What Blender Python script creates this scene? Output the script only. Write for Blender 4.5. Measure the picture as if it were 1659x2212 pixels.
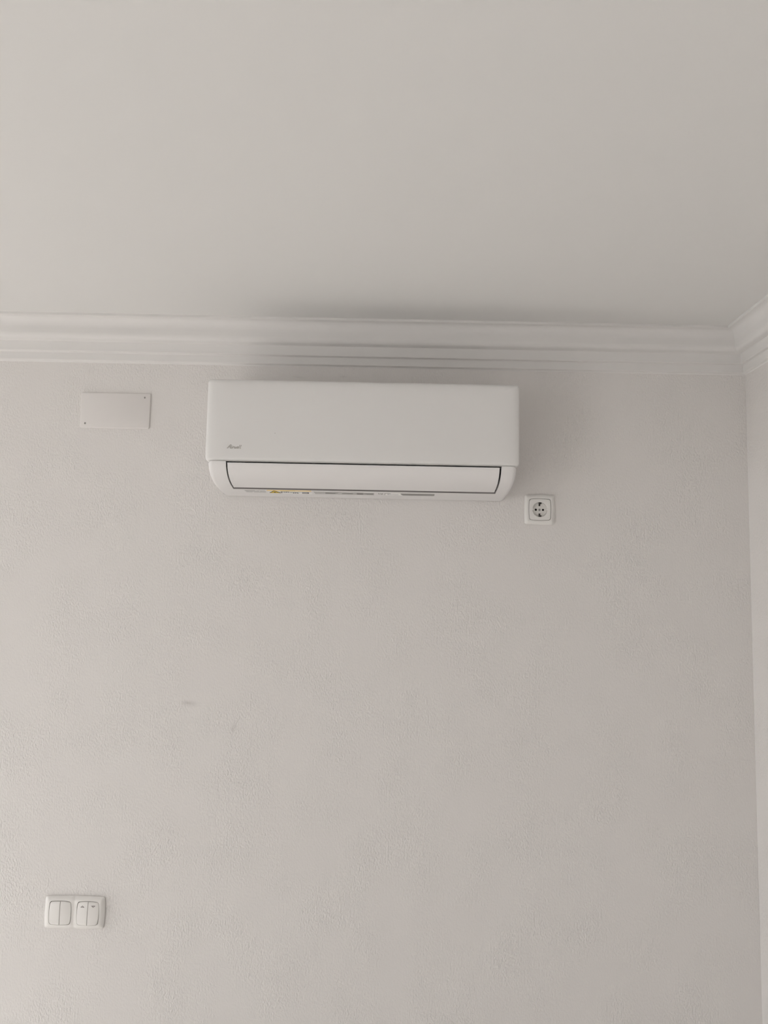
import bpy, bmesh, math
from mathutils import Vector, Matrix

for o in list(bpy.data.objects):
    bpy.data.objects.remove(o, do_unlink=True)
scene = bpy.context.scene
COL = scene.collection

# ------------------------------------------------------------------ camera
F_PX, W_PX, H_PX = 1800.0, 1659.0, 2212.0
CAM = Vector((0.0, -2.18, 1.85))
PITCH, ROLL = math.radians(6.0), math.radians(1.12)
fwd = Vector((0, math.cos(PITCH), math.sin(PITCH)))
up0 = Vector((0, -math.sin(PITCH), math.cos(PITCH)))
ax = Vector((1, 0, 0))
upv = up0 * math.cos(ROLL) - ax * math.sin(ROLL)
rgt = ax * math.cos(ROLL) + up0 * math.sin(ROLL)
cd = bpy.data.cameras.new('camera')
cam = bpy.data.objects.new('camera', cd)
COL.objects.link(cam)
cd.sensor_fit = 'VERTICAL'
cd.sensor_height = 24.0
cd.lens = F_PX / H_PX * 24.0
cd.clip_start = 0.02
m = Matrix((rgt, upv, -fwd)).transposed().to_4x4()
m.translation = CAM
cam.matrix_world = m
scene.camera = cam

# ------------------------------------------------------------------ light
SKY_STRENGTH = 3.4
SUN_STRENGTH = 10.0
EXPOSURE = 0.35
DOORS = [(-1.10, -0.22), (-3.90, -2.40)]             # unseen doors in the left wall, the far one added for sky light, (y0, y1)
DOOR_Z1 = 2.15
ROOM_X0, ROOM_X1, ROOM_Y1, CEIL = -2.80, 0.9605, -4.60, 2.577

world = bpy.data.worlds.new('world')
scene.world = world
world.use_nodes = True
bg = world.node_tree.nodes['Background']
bg.inputs[0].default_value = (0.945, 0.968, 0.985, 1)
bg.inputs[1].default_value = SKY_STRENGTH

sd = bpy.data.lights.new('sun', 'SUN')
sd.energy = SUN_STRENGTH
sd.angle = math.radians(0.6)
sd.color = (1.0, 0.985, 0.96)
sun = bpy.data.objects.new('sun', sd)
COL.objects.link(sun)
sun_dir = Vector((1.0, 0.08, -1.15)).normalized()    # travels into the room through the balcony door
sun.rotation_euler = sun_dir.to_track_quat('-Z', 'Y').to_euler()
sun.location = (-6, -3, 9)

for y0, y1 in DOORS:
    pd = bpy.data.lights.new('door_daylight', 'AREA')
    pd.shape = 'RECTANGLE'
    pd.size = DOOR_Z1
    pd.size_y = y1 - y0
    pd.cycles.is_portal = True
    portal = bpy.data.objects.new('door_daylight', pd)
    COL.objects.link(portal)
    portal.location = (ROOM_X0 - 0.02, (y0 + y1) / 2, DOOR_Z1 / 2)
    portal.rotation_euler = (0, -math.pi / 2, 0)

scene.view_settings.view_transform = 'Standard'
scene.view_settings.look = 'None'
scene.view_settings.gamma = 1.0
scene.view_settings.use_curve_mapping = False
scene.view_settings.exposure = EXPOSURE
scene.cycles.max_bounces = 7
scene.cycles.diffuse_bounces = 6
scene.cycles.glossy_bounces = 2
scene.cycles.use_adaptive_sampling = True
scene.cycles.adaptive_threshold = 0.08
scene.cycles.use_denoising = True
scene.cycles.caustics_reflective = False


# ------------------------------------------------------------------ materials
def mat(name, col, rough=0.6, spec=0.4, metal=0.0):
    mt = bpy.data.materials.new(name)
    mt.use_nodes = True
    b = mt.node_tree.nodes['Principled BSDF']
    b.inputs['Base Color'].default_value = (*col, 1)
    b.inputs['Roughness'].default_value = rough
    b.inputs['Specular IOR Level'].default_value = spec
    b.inputs['Metallic'].default_value = metal
    return mt


def add_noise_tint(mt, col_a, col_b, scale, detail=1.0):
    """slow mottling between two close paint colours"""
    nt = mt.node_tree
    b = nt.nodes['Principled BSDF']
    tc = nt.nodes.new('ShaderNodeNewGeometry')
    nz = nt.nodes.new('ShaderNodeTexNoise')
    nz.inputs['Scale'].default_value = scale
    nz.inputs['Detail'].default_value = detail
    nt.links.new(tc.outputs['Position'], nz.inputs['Vector'])
    mx = nt.nodes.new('ShaderNodeMix')
    mx.data_type = 'RGBA'
    mx.inputs['A'].default_value = (*col_a, 1)
    mx.inputs['B'].default_value = (*col_b, 1)
    nt.links.new(nz.outputs['Fac'], mx.inputs['Factor'])
    nt.links.new(mx.outputs['Result'], b.inputs['Base Color'])
    return mx


def add_bump(mt, scale_xyz, noise_scale, strength, dist, patch_scale=None, patch=(0.35, 0.65)):
    nt = mt.node_tree
    b = nt.nodes['Principled BSDF']
    tc = nt.nodes.new('ShaderNodeNewGeometry')
    mp = nt.nodes.new('ShaderNodeMapping')
    mp.inputs['Scale'].default_value = scale_xyz
    nz = nt.nodes.new('ShaderNodeTexNoise')
    nz.inputs['Scale'].default_value = noise_scale
    nz.inputs['Detail'].default_value = 1.5
    nz.inputs['Roughness'].default_value = 0.55
    nt.links.new(tc.outputs['Position'], mp.inputs['Vector'])
    nt.links.new(mp.outputs['Vector'], nz.inputs['Vector'])
    bp = nt.nodes.new('ShaderNodeBump')
    bp.inputs['Strength'].default_value = strength
    bp.inputs['Distance'].default_value = dist
    h = nz.outputs['Fac']
    if patch_scale:
        pn = nt.nodes.new('ShaderNodeTexNoise')
        pn.inputs['Scale'].default_value = patch_scale
        pn.inputs['Detail'].default_value = 1.0
        nt.links.new(tc.outputs['Position'], pn.inputs['Vector'])
        mr = nt.nodes.new('ShaderNodeMapRange')
        mr.inputs['From Min'].default_value = patch[0]
        mr.inputs['From Max'].default_value = patch[1]
        mr.inputs['To Min'].default_value = 0.18
        mr.inputs['To Max'].default_value = 1.0
        nt.links.new(pn.outputs['Fac'], mr.inputs['Value'])
        mu = nt.nodes.new('ShaderNodeMath')
        mu.operation = 'MULTIPLY'
        nt.links.new(h, mu.inputs[0])
        nt.links.new(mr.outputs['Result'], mu.inputs[1])
        h = mu.outputs[0]
    nt.links.new(h, bp.inputs['Height'])
    nt.links.new(bp.outputs['Normal'], b.inputs['Normal'])


WALL_A, WALL_B = (0.716, 0.693, 0.677), (0.727, 0.707, 0.693)
M_wall_plain = mat('wall_paint_plain', tuple((a + b) / 2 for a, b in zip(WALL_A, WALL_B)), 0.9, 0.15)   # walls behind the camera
M_wall = mat('wall_paint', WALL_A, 0.9, 0.15)
wall_mix = add_noise_tint(M_wall, WALL_A, WALL_B, 2.2)
add_bump(M_wall, (1.0, 1.0, 0.60), 250.0, 1.0, 0.0022, 7.0)


def add_smudges(mt, spots):
    """dirty smudges on the paint: (x, z, half width, half height, tilt, strength)"""
    nt = mt.node_tree
    b = nt.nodes['Principled BSDF']
    src = b.inputs['Base Color'].links[0].from_socket
    geo = nt.nodes.new('ShaderNodeNewGeometry')
    nz = nt.nodes.new('ShaderNodeTexNoise')
    nz.inputs['Scale'].default_value = 55
    nz.inputs['Detail'].default_value = 2
    nt.links.new(geo.outputs['Position'], nz.inputs['Vector'])
    for (x, z, hw, hh, tilt, st) in spots:
        mp = nt.nodes.new('ShaderNodeMapping')
        mp.vector_type = 'TEXTURE'
        mp.inputs['Location'].default_value = (x, 0, z)
        mp.inputs['Rotation'].default_value = (0, tilt, 0)
        mp.inputs['Scale'].default_value = (hw, 1, hh)
        nt.links.new(geo.outputs['Position'], mp.inputs['Vector'])
        g = nt.nodes.new('ShaderNodeTexGradient')
        g.gradient_type = 'QUADRATIC_SPHERE'
        nt.links.new(mp.outputs['Vector'], g.inputs['Vector'])
        mu = nt.nodes.new('ShaderNodeMath')
        mu.operation = 'MULTIPLY'
        nt.links.new(g.outputs['Fac'], mu.inputs[0])
        nt.links.new(nz.outputs['Fac'], mu.inputs[1])
        m2 = nt.nodes.new('ShaderNodeMath')
        m2.operation = 'MULTIPLY'
        m2.inputs[1].default_value = st
        nt.links.new(mu.outputs[0], m2.inputs[0])
        mx = nt.nodes.new('ShaderNodeMix')
        mx.data_type = 'RGBA'
        mx.inputs['B'].default_value = (0.33, 0.31, 0.29, 1)
        nt.links.new(m2.outputs[0], mx.inputs['Factor'])
        nt.links.new(src, mx.inputs['A'])
        src = mx.outputs['Result']
    nt.links.new(src, b.inputs['Base Color'])


M_wall_back = M_wall.copy()
M_wall_back.name = 'wall_paint_with_smudges'
add_smudges(M_wall_back, [(-0.491, 1.5755, 0.036, 0.012, 0.10, 0.95),
                          (-0.3745, 1.515, 0.009, 0.022, 0.35, 0.75),
                          (-0.235, 2.437, 0.030, 0.006, 0.1, 0.35),
                          (-0.115, 2.441, 0.016, 0.006, 0.0, 0.40)])

M_ceil = mat('ceiling_paint', (0.736, 0.718, 0.690), 0.92, 0.1)
add_noise_tint(M_ceil, (0.718, 0.710, 0.698), (0.727, 0.720, 0.709), 1.6)
M_plaster = mat('cornice_plaster', (0.736, 0.713, 0.685), 0.85, 0.2)
add_noise_tint(M_plaster, (0.714, 0.701, 0.690), (0.725, 0.714, 0.704), 3.0)
M_floor = mat('floor_tile', (0.66, 0.640, 0.616), 0.45, 0.4)
M_frame = mat('door_frame_white', (0.8, 0.8, 0.8), 0.4)
M_bounce = mat('bounce_slab_tile', (0.50, 0.475, 0.45), 0.7)  # for the unseen slab that bounces sun indoors

M_abs = mat('white_plastic', (0.741, 0.733, 0.725), 0.42, 0.45)
M_abs2 = mat('casing_plastic', (0.741, 0.727, 0.723), 0.45, 0.45)
M_cavity = mat('outlet_dark_plastic', (0.035, 0.030, 0.030), 0.7, 0.3)
M_ledge = mat('outlet_grey_plastic', (0.17, 0.158, 0.155), 0.7, 0.3)
M_logo = mat('logo_grey', (0.36, 0.345, 0.325), 0.5)
M_st_grey = mat('sticker_grey', (0.47, 0.46, 0.45), 0.5)
M_st_dgrey = mat('sticker_dark_grey', (0.28, 0.27, 0.26), 0.5)
M_st_pale = mat('sticker_pale', (0.74, 0.735, 0.73), 0.5)
M_st_white = mat('sticker_white', (0.90, 0.89, 0.88), 0.45)
M_yellow = mat('sticker_yellow', (0.86, 0.63, 0.25), 0.5)
M_gold = mat('warning_yellow', (0.60, 0.43, 0.03), 0.5)
M_ink = mat('print_ink', (0.06, 0.06, 0.06), 0.6)
M_dark = mat('dark_gap', (0.06, 0.05, 0.045), 0.8, 0.1)
M_sock = mat('socket_white', (0.727, 0.713, 0.692), 0.30, 0.5)
M_sock_well = mat('socket_well_white', (0.73, 0.715, 0.69), 0.4, 0.45)
M_metal = mat('contact_metal', (0.05, 0.045, 0.04), 0.5, 0.5, 0.3)
M_hole = mat('pin_hole', (0.012, 0.010, 0.010), 0.8, 0.1)
M_screw = mat('screw_steel', (0.42, 0.41, 0.40), 0.45, 0.5, 0.6)
M_sw = mat('switch_cream', (0.736, 0.718, 0.699), 0.28, 0.5)
M_arrow = mat('arrow_print', (0.16, 0.14, 0.13), 0.6)
M_cover = mat('cover_plate_paint', (0.722, 0.697, 0.683), 0.7, 0.3)


# ------------------------------------------------------------------ mesh helpers
def obj(name, verts, faces, material, parent=None, smooth=False, loc=None, angle=35):
    me = bpy.data.meshes.new(name)
    me.from_pydata([tuple(v) for v in verts], [], faces)
    bm = bmesh.new()
    bm.from_mesh(me)
    bmesh.ops.remove_doubles(bm, verts=bm.verts, dist=1e-6)
    bmesh.ops.recalc_face_normals(bm, faces=bm.faces)
    bm.to_mesh(me)
    bm.free()
    me.materials.append(material)
    if smooth:
        for p in me.polygons:
            p.use_smooth = True
        me.set_sharp_from_angle(angle=math.radians(angle))
    o = bpy.data.objects.new(name, me)
    COL.objects.link(o)
    if loc is not None:
        o.location = loc
    if parent is not None:
        o.parent = parent
    return o


def structure(o):
    o['kind'] = 'structure'
    return o


def tag(o, label, cat, group=None):
    o['label'] = label
    o['category'] = cat
    if group:
        o['group'] = group
    return o


def thing(name, label, cat, loc):
    o = bpy.data.objects.new(name, None)
    o.empty_display_size = 0.05
    COL.objects.link(o)
    o.location = loc
    return tag(o, label, cat)


def box_vf(x0, x1, y0, y1, z0, z1, base=0):
    v = [(x0, y0, z0), (x1, y0, z0), (x1, y1, z0), (x0, y1, z0),
         (x0, y0, z1), (x1, y0, z1), (x1, y1, z1), (x0, y1, z1)]
    f = [(0, 3, 2, 1), (4, 5, 6, 7), (0, 1, 5, 4), (1, 2, 6, 5), (2, 3, 7, 6), (3, 0, 4, 7)]
    return v, [tuple(i + base for i in q) for q in f]


def boxes(name, lst, material, parent=None, loc=None):
    V, Fc = [], []
    for b in lst:
        v, f = box_vf(*b, base=len(V))
        V += v
        Fc += f
    me = bpy.data.meshes.new(name)
    me.from_pydata(V, [], Fc)
    me.materials.append(material)
    o = bpy.data.objects.new(name, me)
    COL.objects.link(o)
    if loc is not None:
        o.location = loc
    if parent is not None:
        o.parent = parent
    return o


def rings_solid(rings, cap_first=True, cap_last=True):
    """rings: lists of N points each; bridged in order"""
    n = len(rings[0])
    V = [p for r in rings for p in r]
    Fc = []
    for k in range(len(rings) - 1):
        a, b = k * n, (k + 1) * n
        for i in range(n):
            j = (i + 1) % n
            Fc.append((a + i, a + j, b + j, b + i))
    if cap_first:
        Fc.append(tuple(range(n)))
    if cap_last:
        Fc.append(tuple(range((len(rings) - 1) * n, len(rings) * n)))
    return V, Fc


def rrect(x0, x1, z0, z1, r, n=6):
    r = max(r, 1e-4)
    pts = []
    for cx, cz, a0 in ((x1 - r, z0 + r, -90), (x1 - r, z1 - r, 0), (x0 + r, z1 - r, 90), (x0 + r, z0 + r, 180)):
        for k in range(n + 1):
            a = math.radians(a0 + 90 * k / n)
            pts.append((cx + r * math.cos(a), cz + r * math.sin(a)))
    return pts


def bowed_rect(w, h, bow, r, n_side=9, n_c=5):
    """rounded rectangle whose four sides bulge outwards by bow; centred on 0; CCW"""
    base = []
    hw, hh = w / 2 - bow, h / 2 - bow
    for cx, cz, a0 in ((hw - r, -hh + r, -90), (hw - r, hh - r, 0), (-hw + r, hh - r, 90), (-hw + r, -hh + r, 180)):
        for k in range(n_c + 1):
            a = math.radians(a0 + 90 * k / n_c)
            base.append((cx + r * math.cos(a), cz + r * math.sin(a)))
        # side up to the next corner
        nx = {-90: (1, 'z'), 0: (1, 'x'), 90: (-1, 'z'), 180: (-1, 'x')}[a0]
        if nx[1] == 'z':
            s = nx[0]
            for k in range(1, n_side + 1):
                t = k / (n_side + 1)
                base.append((s * hw, s * (-hh + r + t * 2 * (hh - r))))
        else:
            s = nx[0]
            for k in range(1, n_side + 1):
                t = k / (n_side + 1)
                base.append((s * (hw - r - t * 2 * (hw - r)), s * hh))
    out = []
    for x, z in base:
        fx = 1 - min(1, abs(z) / hh) ** 2
        fz = 1 - min(1, abs(x) / hw) ** 2
        out.append((x + bow * fx * x / hw, z + bow * fz * z / hh))
    return out


def ring3(pts, y):
    return [(x, y, z) for x, z in pts]


# ------------------------------------------------------------------ room shell
T = 0.15
structure(boxes('wall_back', [(ROOM_X0 - T, ROOM_X1 + T, 0, T, 0, CEIL)], M_wall_back))
structure(boxes('wall_right', [(ROOM_X1, ROOM_X1 + T, ROOM_Y1, 0, 0, CEIL)], M_wall))
piers, yy = [], 0.0
for y0, y1 in DOORS:
    piers.append((ROOM_X0 - T, ROOM_X0, y1, yy, 0, CEIL))
    piers.append((ROOM_X0 - T, ROOM_X0, y0, y1, DOOR_Z1, CEIL))
    yy = y0
piers.append((ROOM_X0 - T, ROOM_X0, ROOM_Y1, yy, 0, CEIL))
structure(boxes('wall_left', piers, M_wall_plain))
structure(boxes('wall_front', [(ROOM_X0 - T, ROOM_X1 + T, ROOM_Y1 - T, ROOM_Y1, 0, CEIL)], M_wall_plain))
structure(boxes('ceiling', [(ROOM_X0 - T, ROOM_X1 + T, ROOM_Y1 - T, T, CEIL, CEIL + T)], M_ceil))
structure(boxes('floor', [(ROOM_X0 - T, ROOM_X1 + T, ROOM_Y1 - T, T, -T, 0)], M_floor))
structure(boxes('bounce_slab', [(ROOM_X0 - T - 4.0, ROOM_X0 - T, ROOM_Y1 - 3, 3.0, -T, -0.02)], M_bounce))  # unseen slab outside, added so that sun bounces up to the ceiling
fw = 0.06
for k, (y0, y1) in enumerate(DOORS):  # the far frame lines the opening added for sky light
    structure(boxes('door_%d' % (k + 1), [
        (ROOM_X0 - 0.10, ROOM_X0 - 0.04, y0, y0 + fw, 0, DOOR_Z1),
        (ROOM_X0 - 0.10, ROOM_X0 - 0.04, y1 - fw, y1, 0, DOOR_Z1),
        (ROOM_X0 - 0.10, ROOM_X0 - 0.04, y0 + fw, y1 - fw, DOOR_Z1 - fw, DOOR_Z1)], M_frame))

# cornice profile: (distance from wall, height), from the ceiling down
COR = [(0.0740, CEIL), (0.0740, 2.5712), (0.0733, 2.5706), (0.0660, 2.5702)]
for k in range(1, 9):                                    # cove
    a = math.radians(90 * k / 8)
    COR.append((0.0455 + 0.0205 * (1 - math.sin(a)), 2.5702 - 0.0250 * (1 - math.cos(a))))
COR.append((0.0452, 2.5350))
for k in range(1, 8):                                    # nosing turning under
    a = math.radians(90 * k / 7)
    COR.append((0.0300 + 0.0152 * math.cos(a), 2.5350 - 0.0160 * math.sin(a)))
COR += [(0.0205, 2.5175), (0.0200, 2.5165), (0.0196, 2.4925), (0.0186, 2.4912), (0.0105, 2.4902), (0.0098, 2.4892),
        (0.0090, 2.4710), (0.0082, 2.4700), (0.0015, 2.4680), (0.0, 2.4655)]


def cornice(name, p0, p1, normal, mitre0, mitre1, material):
    """strip along p0->p1 on a wall with inward normal; mitre = +1/-1/0 cuts each end back by the offset"""
    p0, p1, nrm = Vector(p0), Vector(p1), Vector(normal)
    d = (p1 - p0).normalized()
    V, Fc = [], []
    n = len(COR)
    for (e, z) in COR:
        q = p0 + nrm * e + d * (e * mitre0)
        V.append((q.x, q.y, z))
    for (e, z) in COR:
        q = p1 + nrm * e - d * (e * mitre1)
        V.append((q.x, q.y, z))
    for i in range(n - 1):
        Fc.append((i, i + 1, n + i + 1, n + i))
    return structure(obj(name, V, Fc, material, smooth=True, angle=30))


cornice('trim_1', (ROOM_X0, 0, 0), (ROOM_X1, 0, 0), (0, -1, 0), 1, 1, M_plaster)
cornice('trim_2', (ROOM_X1, 0, 0), (ROOM_X1, ROOM_Y1, 0), (-1, 0, 0), 1, 1, M_plaster)
cornice('trim_3', (ROOM_X1, ROOM_Y1, 0), (ROOM_X0, ROOM_Y1, 0), (0, 1, 0), 1, 1, M_plaster)
cornice('trim_4', (ROOM_X0, ROOM_Y1, 0), (ROOM_X0, 0, 0), (1, 0, 0), 1, 1, M_plaster)

# ------------------------------------------------------------------ air conditioner
AC_L, AC_R = -0.4235, 0.3155
AC_X, AC_Z = (AC_L + AC_R) / 2, 2.1135
OP_L, OP_R = -0.3797, 0.2785          # outlet opening
ac = thing('air_conditioner', 'white wall-mounted split air conditioner with closed louver, hung below the ceiling cornice',
           'air conditioner', (AC_X, 0, AC_Z))


def acloc(o):
    """meshes below are written in room coordinates; shift them under the thing's origin"""
    o.data.transform(Matrix.Translation(-Vector((AC_X, 0, AC_Z))))
    return o


OPEN_TOP = (0.2133, 2.1715)
OPEN_BOT = (0.1035, 2.1194)
front = [(0.2129, 2.1665), (0.2110, 2.1605), (0.2080, 2.1555), (0.2030, 2.1495), (0.1970, 2.1445), (0.1900, 2.1400),
         (0.1820, 2.1360), (0.1730, 2.1325), (0.1620, 2.1293), (0.1500, 2.1263), (0.1360, 2.1237), (0.1190, 2.1212)]
under = [(0.0900, 2.1181), (0.0750, 2.1167), (0.0500, 2.1155), (0.0250, 2.1144), (0.0040, 2.1136), (0.0032, 2.1142), (0.0030, 2.1190), (0.0, 2.1190)]
prof = [OPEN_TOP] + front + [OPEN_BOT] + under                     # lower face, from below the panel to the wall
back = [(0.0, 2.3920), (0.1200, 2.3880), (0.1600, 2.3760), (0.1850, 2.3600), (0.1980, 2.3400), (0.2040, 2.1760)]
loop = prof + back
NP = len(prof)


def inset_loop(pts, d):
    n = len(pts)
    out = []
    for i in range(n):
        p, a, b = Vector(pts[i]), Vector(pts[i - 1]), Vector(pts[(i + 1) % n])
        e1, e2 = (p - a).normalized(), (b - p).normalized()
        n1, n2 = Vector((-e1.y, e1.x)), Vector((-e2.y, e2.x))
        nn = (n1 + n2)
        if nn.length < 1e-6:
            nn = n1
        nn.normalize()
        c = max(0.5, nn.dot(n1))
        q = p - nn * (d / c)
        out.append((max(0.0, q.x), q.y))
    return out


# signed test so that positive inset always goes inwards
area = sum(loop[i][0] * loop[(i + 1) % len(loop)][1] - loop[(i + 1) % len(loop)][0] * loop[i][1] for i in range(len(loop)))
SGN = -1.0 if area > 0 else 1.0
R_END = 0.012
stations = []
for k in range(0, 6):
    a = math.radians(90 * k / 5)
    stations.append((AC_L + R_END * (1 - math.sin(a)), R_END * (1 - math.cos(a))))
stations = [(AC_L + R_END * (1 - math.cos(math.radians(90 * k / 5))), R_END * (1 - math.sin(math.radians(90 * k / 5)))) for k in range(6)]
st_r = [(AC_R - (x - AC_L), d) for x, d in reversed(stations)]
xs = stations + [(OP_L, 0.0), (OP_R, 0.0)] + st_r
V, Fc = [], []
n = len(loop)
for x, d in xs:
    L = inset_loop(loop, SGN * d) if d > 1e-9 else loop
    V += [(x, -t, z) for t, z in L]
iL = len(stations)
NOPEN = 1 + len(front)            # number of segments from OPEN_TOP to OPEN_BOT
for s in range(len(xs) - 1):
    for i in range(n):
        j = (i + 1) % n
        if s == iL and i < NOPEN:
            continue                     # outlet opening
        Fc.append((s * n + i, s * n + j, (s + 1) * n + j, (s + 1) * n + i))
Fc.append(tuple(range(n)))
Fc.append(tuple(range((len(xs) - 1) * n, len(xs) * n)))
# returns (thickness) of the opening at both sides
depth_in = 0.010
inner = inset_loop(loop, SGN * depth_in)
b0 = len(V)
for x, s in ((OP_L, iL), (OP_R, iL + 1)):
    base = len(V)
    for i in range(NOPEN + 1):
        V.append((x, -inner[i][0], inner[i][1]))
    for i in range(NOPEN):
        Fc.append((s * n + i, s * n + i + 1, base + i + 1, base + i))
casing = acloc(obj('casing', V, Fc, M_abs2, ac, smooth=True, angle=38))

# dark throat behind the louver
V, Fc = [], []
deep = inset_loop(loop, SGN * 0.0105)
ring_in = [deep[i] for i in range(NOPEN + 1)]
m_ = len(ring_in)
for x in (OP_L - 0.012, OP_R + 0.012):
    V += [(x, -t, z) for t, z in ring_in]
for i in range(m_ - 1):
    Fc.append((i, i + 1, m_ + i + 1, m_ + i))
acloc(obj('air_outlet', V, Fc, M_cavity, ac, smooth=True))

# grey lower lip seen through the gap under the louver
lipA, lipB = inset_loop(loop, SGN * 0.004), inset_loop(loop, SGN * 0.009)
iB = NOPEN
V = []
for x in (OP_L, OP_R):
    t0, z0 = loop[iB]
    V += [(x, -t0, z0 + 0.0002), (x, -(t0 + 0.0155), z0 + 0.0052), (x, -(t0 + 0.0155), z0 + 0.0095), (x, -t0, z0 + 0.0095)]
Fc = [(0, 1, 5, 4), (1, 2, 6, 5), (2, 3, 7, 6), (3, 0, 4, 7), (0, 1, 2, 3), (4, 5, 6, 7)]
acloc(obj('outlet_lip', V, Fc, M_ledge, ac))

# louver: follows the profile, 4 mm thick
lv = [(0.2130, 2.1684)] + front
lv_in = inset_loop(loop, SGN * 0.0045)
inn = [(0.2085, 2.1682)] + [lv_in[i] for i in range(1, 1 + len(front))]
e1 = inset_loop(loop, SGN * 0.0008)
closed = lv + list(reversed(inn))
LV_L, LV_R = OP_L + 0.0032, OP_R - 0.0040


def shrink(c, d):
    cx = [Vector(p) for p in c]
    out = []
    h = len(lv)
    for i, p in enumerate(cx):
        q = cx[len(cx) - 1 - i]
        out.append(tuple(p + (q - p).normalized() * d))
    return out


rows = [(LV_L, 0.0012), (LV_L + 0.0012, 0.0), (LV_R - 0.0012, 0.0), (LV_R, 0.0012)]
rings = [[(x, -t, z) for t, z in shrink(closed, d)] for x, d in rows]
V, Fc = rings_solid(rings)
louver = acloc(obj('louver', V, Fc, M_abs2, ac, smooth=True, angle=30))

# front panel
PX0, PX1, PZ0, PZ1 = -0.4318, 0.3224, 2.1722, 2.3735
RINGS = [(0.004, 0.002, 0.003, 0.186), (0.0, 0.0, 0.0, 0.1880), (0.0, 0.0, 0.0, 0.2010), (0.0006, 0.0006, 0.0003, 0.2045),
         (0.0020, 0.0018, 0.0008, 0.2078), (0.0045, 0.0036, 0.0016, 0.2103), (0.0085, 0.0060, 0.0026, 0.2121),
         (0.0150, 0.0095, 0.0040, 0.2135), (0.0260, 0.0150, 0.0065, 0.2145), (0.0420, 0.0240, 0.0100, 0.21515),
         (0.0650, 0.0400, 0.0160, 0.2155), (0.1000, 0.0600, 0.0300, 0.2156)]
rings = []
for ix, it, ib, t in RINGS:
    rings.append(ring3(rrect(PX0 + ix, PX1 - ix, PZ0 + ib, PZ1 - it, max(0.009 - min(ix, it) * 0.3, 0.005), 8), -t))
V, Fc = rings_solid(rings)
panel = acloc(obj('front_panel', V, Fc, M_abs, ac, smooth=True, angle=50))
PT = 0.2156


def strokes(name, lines, width, origin, sx, sz, shear, y, material, parent, thick=0.0004):
    """flat pen strokes on a vertical surface"""
    V, Fc = [], []
    for ln in lines:
        P = [Vector((origin[0] + (u + shear * v) * sx, origin[1] + v * sz)) for u, v in ln]
        b = len(V)
        for i, p in enumerate(P):
            d = (P[min(i + 1, len(P) - 1)] - P[max(i - 1, 0)]).normalized()
            nn = Vector((-d.y, d.x)) * (width / 2)
            for sg, yy in ((1, y), (-1, y), (-1, y + thick), (1, y + thick)):
                q = p + nn * sg
                V.append((q.x, yy, q.y))
        for i in range(len(P) - 1):
            a = b + i * 4
            for k in range(4):
                Fc.append((a + k, a + (k + 1) % 4, a + 4 + (k + 1) % 4, a + 4 + k))
        Fc.append((b, b + 1, b + 2, b + 3))
        e = b + (len(P) - 1) * 4
        Fc.append((e, e + 1, e + 2, e + 3))
    return obj(name, V, Fc, material, parent)


A_ = [[(0.00, 0.0), (0.18, 0.35), (0.34, 0.75), (0.44, 0.95), (0.54, 1.02), (0.64, 0.95), (0.68, 0.70), (0.68, 0.35), (0.70, 0.08), (0.78, 0.0), (0.90, 0.06)],
      [(0.22, 0.38), (0.45, 0.42), (0.72, 0.40)]]
i_ = [[(0.98, 0.52), (0.97, 0.15), (1.02, 0.02), (1.14, 0.05)], [(0.98, 0.72), (0.98, 0.80)]]
r_ = [[(1.22, 0.02), (1.22, 0.50)], [(1.22, 0.34), (1.32, 0.48), (1.44, 0.50), (1.50, 0.42)]]
w_ = [[(1.54, 0.50), (1.56, 0.12), (1.64, 0.01), (1.76, 0.10), (1.80, 0.48)], [(1.80, 0.20), (1.86, 0.03), (1.98, 0.03), (2.06, 0.18), (2.06, 0.50)]]
e_ = [[(2.16, 0.26), (2.40, 0.28), (2.44, 0.40), (2.34, 0.50), (2.22, 0.46), (2.14, 0.30), (2.18, 0.08), (2.30, 0.0), (2.48, 0.06)]]
l1 = [[(2.60, 0.98), (2.56, 0.30), (2.58, 0.06), (2.70, 0.02)]]
l2 = [[(2.90, 0.98), (2.86, 0.30), (2.88, 0.06), (2.98, 0.0), (3.08, 0.02)]]
logo = acloc(strokes('logo_lettering', A_ + i_ + r_ + w_ + e_ + l1 + l2, 0.00135, (-0.3778, 2.2022), 0.01065, 0.0088, 0.30, -PT - 0.0003,
                     M_logo, panel, 0.0006))
logo['label'] = 'grey Airwell script lettering'
# small speck on the panel
V, Fc = rings_solid([ring3(rrect(-0.2655, -0.2635, 2.2405, 2.2415, 0.0004, 2), -PT - 0.0002), ring3(rrect(-0.2655, -0.2635, 2.2405, 2.2415, 0.0004, 2), -PT + 0.0003)])
acloc(obj('speck', V, Fc, M_st_dgrey, panel))


def zu(t):
    P = [OPEN_BOT] + under
    for (t0, z0), (t1, z1) in zip(P, P[1:]):
        if t0 >= t >= t1:
            return z0 + (z1 - z0) * (t - t0) / (t1 - t0)
    return 2.1135


def sticker(name, pts, material, parent, lift=0.0003):
    """thin label stuck to the underside; pts = (x, t) outline; split along t so that it hugs the curve"""
    n = len(pts)
    V = [(x, -t, zu(t) - lift) for x, t in pts] + [(x, -t, zu(t) + 0.0004) for x, t in pts]
    Fc = [tuple(range(n)), tuple(range(n, 2 * n))] + [(i, (i + 1) % n, n + (i + 1) % n, n + i) for i in range(n)]
    return acloc(obj(name, V, Fc, material, parent))


def quad(x0, x1, ta, tb, skew=0.0):
    return [(x0 + skew, tb), (x1, tb), (x1, ta), (x0, ta)]


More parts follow.
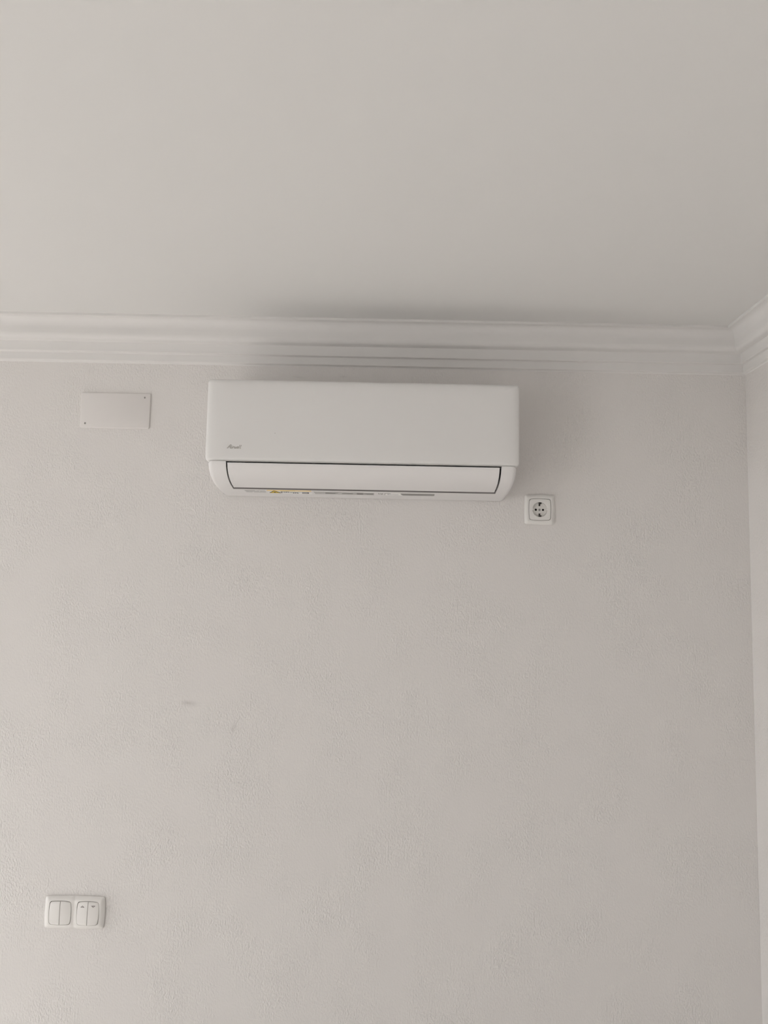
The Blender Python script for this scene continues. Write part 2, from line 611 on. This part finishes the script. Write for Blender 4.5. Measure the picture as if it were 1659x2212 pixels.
def dashes(name, segs, material, parent, lift):
    V, Fc = [], []
    for (x0, x1, ta, tb) in segs:
        b = len(V)
        q = quad(x0, x1, ta, tb)
        V += [(x, -t, zu(t) - lift) for x, t in q] + [(x, -t, zu(t) - lift + 0.0002) for x, t in q]
        Fc += [(b, b + 1, b + 2, b + 3), (b + 4, b + 5, b + 6, b + 7)] + [(b + i, b + (i + 1) % 4, b + 4 + (i + 1) % 4, b + 4 + i) for i in range(4)]
    o = acloc(obj(name, V, Fc, material, parent))
    o['kind'] = 'stuff'                      # print too fine to pick apart
    return o


# 1 pale rating label with grey print
s1 = sticker('rating_label', quad(-0.355, -0.2995, 0.097, 0.064), M_st_pale, ac)
s1['label'] = 'pale label with grey print'
dashes('grey_print', [(-0.3535, -0.327, 0.094, 0.089), (-0.323, -0.302, 0.093, 0.090), (-0.3525, -0.318, 0.085, 0.081), (-0.315, -0.301, 0.084, 0.080),
                 (-0.3515, -0.336, 0.076, 0.071), (-0.332, -0.302, 0.073, 0.068)], M_st_grey, s1, 0.0005)
# 2 warning label: yellow band, triangle, black print
s2 = sticker('warning_label', quad(-0.2968, -0.1845, 0.100, 0.058, 0.001), M_st_white, ac)
s2['label'] = 'white label with yellow band and warning triangle'
sticker('yellow_band', quad(-0.2966, -0.1847, 0.0998, 0.0905), M_yellow, s2, 0.0006)
sticker('band_print', quad(-0.262, -0.225, 0.0968, 0.0935), M_gold, s2, 0.0008)
sticker('triangle_border', [(-0.2935, 0.0650), (-0.2640, 0.0650), (-0.2785, 0.0968)], M_ink, s2, 0.0008)
sticker('warning_triangle', [(-0.2915, 0.0665), (-0.2662, 0.0665), (-0.2786, 0.0945)], M_gold, s2, 0.0011)
sticker('flame_mark', [(-0.2805, 0.070), (-0.2765, 0.070), (-0.2775, 0.079), (-0.2787, 0.084), (-0.2800, 0.079)], M_ink, s2, 0.0013)
dashes('black_print', [(-0.2625, -0.2610, 0.086, 0.064), (-0.2610, -0.2560, 0.084, 0.081), (-0.2540, -0.2525, 0.086, 0.074), (-0.2500, -0.2485, 0.086, 0.074),
                       (-0.2485, -0.2420, 0.084, 0.081), (-0.2440, -0.2430, 0.084, 0.073), (-0.2400, -0.2345, 0.076, 0.074), (-0.2330, -0.2295, 0.076, 0.066),
                       (-0.2280, -0.2250, 0.076, 0.066), (-0.2235, -0.2200, 0.076, 0.072), (-0.2230, -0.2190, 0.069, 0.065), (-0.2090, -0.1920, 0.080, 0.077),
                       (-0.2100, -0.1930, 0.069, 0.065), (-0.1950, -0.1925, 0.077, 0.066)], M_ink, s2, 0.0007)
# 3 long grey label
s3 = sticker('long_grey_label', [(-0.1795, 0.0905), (-0.1765, 0.0620), (-0.0262, 0.0600), (-0.0262, 0.0850)], M_st_grey, ac)
s3['label'] = 'long grey label with darker right end'
sticker('dark_section', quad(-0.0700, -0.0540, 0.0850, 0.0620), M_st_dgrey, s3, 0.0006)
dashes('grey_print', [(-0.1500, -0.1180, 0.081, 0.078), (-0.1500, -0.1250, 0.073, 0.070), (-0.0480, -0.0290, 0.081, 0.076), (-0.0450, -0.0280, 0.070, 0.066),
                 (-0.1080, -0.0800, 0.077, 0.071)], M_st_dgrey, s3, 0.0006)
# 4 small marks, bracket label and dark vent strip
dashes('moulded_marks', [(-0.0156, -0.0140, 0.086, 0.078), (-0.0140, -0.0120, 0.082, 0.074), (-0.0100, -0.0085, 0.086, 0.076), (-0.0085, -0.0060, 0.080, 0.072),
                         (-0.0055, -0.0036, 0.086, 0.074)], M_st_dgrey, ac, 0.0004)
s5 = sticker('clear_label', quad(0.0006, 0.0425, 0.0872, 0.0640), M_st_white, ac)
dashes('label_edge', [(0.0006, 0.0020, 0.087, 0.066), (0.0020, 0.0160, 0.087, 0.0835), (0.0085, 0.0100, 0.083, 0.070)], M_st_dgrey, s5, 0.0006)
sticker('label_window', quad(0.0095, 0.0360, 0.0815, 0.0690), M_st_pale, s5, 0.0006)
s6 = sticker('vent_strip', [(0.0396, 0.0860), (0.0440, 0.0740), (0.0472, 0.0640), (0.1255, 0.0640), (0.1275, 0.0680), (0.1275, 0.0840), (0.1255, 0.0880)], M_st_dgrey, ac)
s6['label'] = 'dark grey rounded strip'

# ------------------------------------------------------------------ framed devices (socket, switches)
def frame_mesh(cells, outline, hole_w, hole_h, hole_bow, hole_r, hfun, depth_in, nrad=8):
    """cells: hole centres; outline(cell_index) -> polygon of N points in the same angular order as the hole"""
    V, Fc = [], []
    for ci, (cx, cz) in enumerate(cells):
        hole = [(cx + x, cz + z) for x, z in bowed_rect(hole_w, hole_h, hole_bow, hole_r)]
        outer = outline(ci, hole, (cx, cz))
        n = len(hole)
        rings = [[(x * 0.985, 0.0, z * 0.98) for x, z in outer], [(x * 0.985, -0.0012, z * 0.98) for x, z in outer], [(x, -0.0016, z) for x, z in outer]]
        for k in range(nrad + 1):
            s = k / nrad
            s = 1 - (1 - s) ** 1.0
            ring = []
            for (xo, zo), (xh, zh) in zip(outer, hole):
                x, z = xo + (xh - xo) * s, zo + (zh - zo) * s
                ring.append((x, -hfun(x, z), z))
            rings.append(ring)
        rings.append([(x, -depth_in, z) for x, z in hole])
        v, f = rings_solid(rings, False, False)
        b = len(V)
        V += v
        # skip the side wall on the seam between two cells
        for q in f:
            Fc.append(tuple(i + b for i in q))
    return V, Fc


def radial_cut(poly, c, p):
    """point of closed polygon poly hit by the ray c->p"""
    d = Vector(p) - Vector(c)
    best = None
    for i in range(len(poly)):
        a, b = Vector(poly[i]), Vector(poly[(i + 1) % len(poly)])
        e = b - a
        den = d.x * e.y - d.y * e.x
        if abs(den) < 1e-12:
            continue
        w = a - Vector(c)
        t = (w.x * e.y - w.y * e.x) / den
        u = (w.x * d.y - w.y * d.x) / den
        if t > 0 and -1e-6 <= u <= 1 + 1e-6 and (best is None or t < best):
            best = t
    q = Vector(c) + d * best
    return (q.x, q.y)


def pillow(w, h, bow, edge_t, top_t, slope_w):
    def f(x, z):
        hx = w / 2 - bow + bow * (1 - min(1, abs(z) / (h / 2)) ** 2)
        hz = h / 2 - bow + bow * (1 - min(1, abs(x) / (w / 2)) ** 2)
        dx, dz = max(0.0, hx - abs(x)), max(0.0, hz - abs(z))
        a, b = min(1, dx / slope_w), min(1, dz / slope_w)
        g = lambda s: 1 - (1 - s) ** 2.2
        return edge_t + (top_t - edge_t) * g(a) * g(b) if min(a, b) < 1 else top_t
    return f


# --- wall socket
SX, SZ = 0.4086, 2.0927
sock = thing('wall_socket', 'single white round-pin power socket on the wall right of the air conditioner', 'socket', (SX, 0, SZ))
fw_, fh_ = 0.0805, 0.0800
outer_poly = bowed_rect(fw_, fh_, 0.0016, 0.003)
hf = pillow(fw_, fh_, 0.0016, 0.0042, 0.0092, 0.0105)
V, Fc = frame_mesh([(0, 0)], lambda i, hole, c: [radial_cut(outer_poly, c, p) for p in hole], 0.0585, 0.0580, 0.0016, 0.0045, hf, 0.002)
obj('frame', V, Fc, M_sock, sock, smooth=True, angle=35)
boxes('dark_gap_backing', [(-0.031, 0.031, -0.0008, -0.0, -0.031, 0.031)], M_dark, sock)  # dark sheet, its colour stands in for shade in the insert gap
# insert with a round well
ins = bowed_rect(0.0568, 0.0563, 0.0016, 0.0042)
WR, WD = 0.0194, 0.0125
TI = 0.0098
circ = []
for x, z in ins:
    a = math.atan2(z, x)
    circ.append(a)
rg = [ring3(ins, -0.002), ring3(ins, -(TI - 0.0008)), ring3([(x * 0.985, z * 0.985) for x, z in ins], -TI)]
for rr, yy in ((WR + 0.0008, -TI), (WR, -TI + 0.0006), (WR - 0.0006, 0.0)):
    rg.append([(rr * math.cos(a), yy, rr * math.sin(a)) for a in circ])
V, Fc = rings_solid(rg, False, False)
insert = obj('insert', V, Fc, M_sock, sock, smooth=True, angle=35)
NW = 48
cr = lambda r, y: [(r * math.cos(2 * math.pi * k / NW), y, r * math.sin(2 * math.pi * k / NW)) for k in range(NW)]
V, Fc = rings_solid([cr(WR - 0.0003, -0.0055), cr(WR - 0.0003, -0.0015), cr(0.0001, -0.0015)], False, False)
well = obj('well', V, Fc, M_sock_well, sock, smooth=True, angle=35)


def disc(name, x, z, r, y0, y1, material, parent, nn=20):
    c = lambda y: [(x + r * math.cos(2 * math.pi * k / nn), y, z + r * math.sin(2 * math.pi * k / nn)) for k in range(nn)]
    V, Fc = rings_solid([c(y0), c(y1)])
    return obj(name, V, Fc, material, parent, smooth=True, angle=40)


for sx in (-0.0094, 0.0094):
    disc('pin_hole', sx, 0, 0.0028, -0.0019, -0.0008, M_hole, well)
sc = disc('screw', 0, 0, 0.0031, -0.0022, -0.0008, M_screw, well)
boxes('slot', [(-0.0004, 0.0004, -0.0025, -0.0021, -0.0026, 0.0026)], M_dark, sc)
for sg in (1, -1):
    z0, z1 = sorted((sg * 0.0098, sg * 0.0192))
    za, zb = sorted((sg * 0.0150, sg * 0.0192))
    boxes('earth_contact', [(-0.0021, 0.0021, -0.0022, -0.0008, z0, z1), (-0.0021, 0.0040, -0.0085, -0.0008, za, zb)], M_metal, sock)
for sg in (1, -1):
    x0, x1 = sorted((sg * 0.0170, sg * 0.0212))
    boxes('guide_rib', [(x0, x1, -0.0102, -0.0010, -0.0024, 0.0024)], M_sock_well, sock)

# --- double switch
WX, WZ = -0.7530, 1.0583
sw = thing('light_switch', 'white double switch plate with rocker pair and up-down blind buttons on the lower wall', 'switch', (WX, 0, WZ))
fw2, fh2 = 0.1505, 0.0795
outer2 = bowed_rect(fw2, fh2, 0.0020, 0.003, n_side=24)
hf0 = pillow(fw2, fh2, 0.0020, 0.0035, 0.0100, 0.0125)
HX = 0.0345


def hf2(x, z):
    """pillow with a soft valley between the two windows"""
    return hf0(x, z) - 0.0012 * math.exp(-(x / 0.006) ** 2)


def out2(ci, hole, c):
    half = [p for p in outer2 if (p[0] <= 0 if ci == 0 else p[0] >= 0)]
    ext = [(0.0, -fh2 / 2), (0.0, fh2 / 2)] if ci == 0 else [(0.0, fh2 / 2), (0.0, -fh2 / 2)]
    poly = half + ext
    poly.sort(key=lambda p: math.atan2(p[1] - c[1], p[0] - c[0]))
    pts = [radial_cut(poly, c, p) for p in hole]
    for corner in ext:                       # keep the seam corners exact
        k = min(range(len(pts)), key=lambda i: (Vector(pts[i]) - Vector(corner)).length)
        pts[k] = corner
    return pts


HW, HH = 0.0565, 0.0585
V, Fc = frame_mesh([(-HX, 0), (HX, 0)], out2, HW, HH, 0.0020, 0.0050, hf2, 0.002)
# drop the seam walls between the two halves
keep = []
for q in Fc:
    if all(abs(V[i][0]) < 1e-5 for i in q):
        continue
    keep.append(q)
obj('frame', V, keep, M_sw, sw, smooth=True, angle=35)
boxes('dark_gap_backing', [(-0.066, 0.066, -0.003, 0.0, -0.031, 0.031)], M_dark, sw)  # dark sheet behind the rockers, paints the shade of their gaps


def rocker(cx, side, tilt_top):
    """half of a bowed button; side -1 left / +1 right"""
    poly = [(x, z if z < 0 else z * 0.982) for x, z in bowed_rect(HW - 0.0018, HH - 0.0018, 0.0020, 0.0045, n_side=14)]
    g = 0.00035
    half = [(x, z) for x, z in poly if x * side > g]
    half.sort(key=lambda p: p[1] * side)
    zt, zb = max(z for _, z in poly), min(z for _, z in poly)
    nseam = 12
    seam = [(side * g, (zt + (zb - zt) * k / (nseam - 1)) * side) for k in range(nseam)]
    if side == 1:
        pts = half + seam
    else:
        half.sort(key=lambda p: -p[1])
        seam = [(side * g, zb + (zt - zb) * k / (nseam - 1)) for k in range(nseam)]
        pts = half + seam
    c0 = (side * (HW / 4), 0.0)

    def surf(x, z):
        s = z / (HH / 2)
        return 0.0128 - 0.0022 * (x / (HW / 2)) ** 2 - 0.0013 * s * s - tilt_top * s

    rings = [[(cx + x, -0.002, z) for x, z in pts]]
    for k, dy in ((1.0, 0.0012), (0.985, 0.0004), (0.96, 0.0), (0.8, 0), (0.6, 0), (0.4, 0), (0.2, 0), (0.02, 0)):
        r = []
        for x, z in pts:
            xx, zz = c0[0] + (x - c0[0]) * k, c0[1] + (z - c0[1]) * k
            r.append((cx + xx, -(surf(xx, zz) - dy), zz))
        rings.append(r)
    V, Fc = rings_solid(rings, False, True)
    return obj('rocker', V, Fc, M_sw, sw, smooth=True, angle=40), surf


def arrow(cx, cz, up, surf, local_c, parent):
    w, h, th = 0.0052, 0.0042, 0.0011
    s = 1 if up else -1
    o_ = [(-w, -h * s * 0.5), (w, -h * s * 0.5), (0, h * s * 0.5)]
    i_ = [(-w * 0.50, -h * s * 0.22), (w * 0.50, -h * s * 0.22), (0, h * s * 0.20)]
    V = []
    for q in (o_, i_):
        for x, z in q:
            X, Z = cx + x, cz + z
            V.append((X, -(surf(X - local_c, Z) + 0.00035), Z))
    V2 = [(x, y + 0.0006, z) for x, y, z in V]
    nV = len(V)
    Fc = []
    for k in range(3):
        j = (k + 1) % 3
        Fc += [(k, j, 3 + j, 3 + k), (nV + k, nV + j, nV + 3 + j, nV + 3 + k), (k, j, nV + j, nV + k), (3 + k, 3 + j, nV + 3 + j, nV + 3 + k)]
    a = obj('arrow_mark', V + V2, Fc, M_arrow, parent)
    a['label'] = 'dark %s-pointing triangle outline' % ('up' if up else 'down')


for cx, tilt in ((-HX, 0.0007), (HX, 0.0016)):
    for side in (-1, 1):
        rk, sf = rocker(cx, side, tilt)
        if cx > 0:
            arrow(cx + side * 0.0135, 0.0165, side < 0, sf, cx, rk)

# --- blank cover plate of a junction box
PXC, PZC = (-0.8122 - 0.6271) / 2, (2.2882 + 2.3837) / 2
cov = thing('cover_plate', 'blank rectangular junction-box cover plate painted like the wall, left of the air conditioner', 'cover plate', (PXC, 0, PZC))
pw, ph = 0.1848, 0.0955
rg = []
for ins_, y in ((0.0, 0.0), (0.0, -0.0030), (0.0006, -0.0040), (0.0015, -0.0045)):
    rg.append(ring3(rrect(-pw / 2 + ins_, pw / 2 - ins_, -ph / 2 + ins_, ph / 2 - ins_, 0.004, 5), y))
V, Fc = rings_solid(rg)
obj('plate', V, Fc, M_cover, cov, smooth=True, angle=35)
for x, z in ((-0.6423 - PXC, 2.3720 - PZC), (-0.7976 - PXC, 2.2998 - PZC)):
    s_ = disc('screw', x, z, 0.0026, -0.0052, -0.0040, M_screw, cov, 14)
    boxes('slot', [(x - 0.0005, x + 0.0005, -0.0054, -0.0051, z - 0.0022, z + 0.0022)], M_dark, s_)
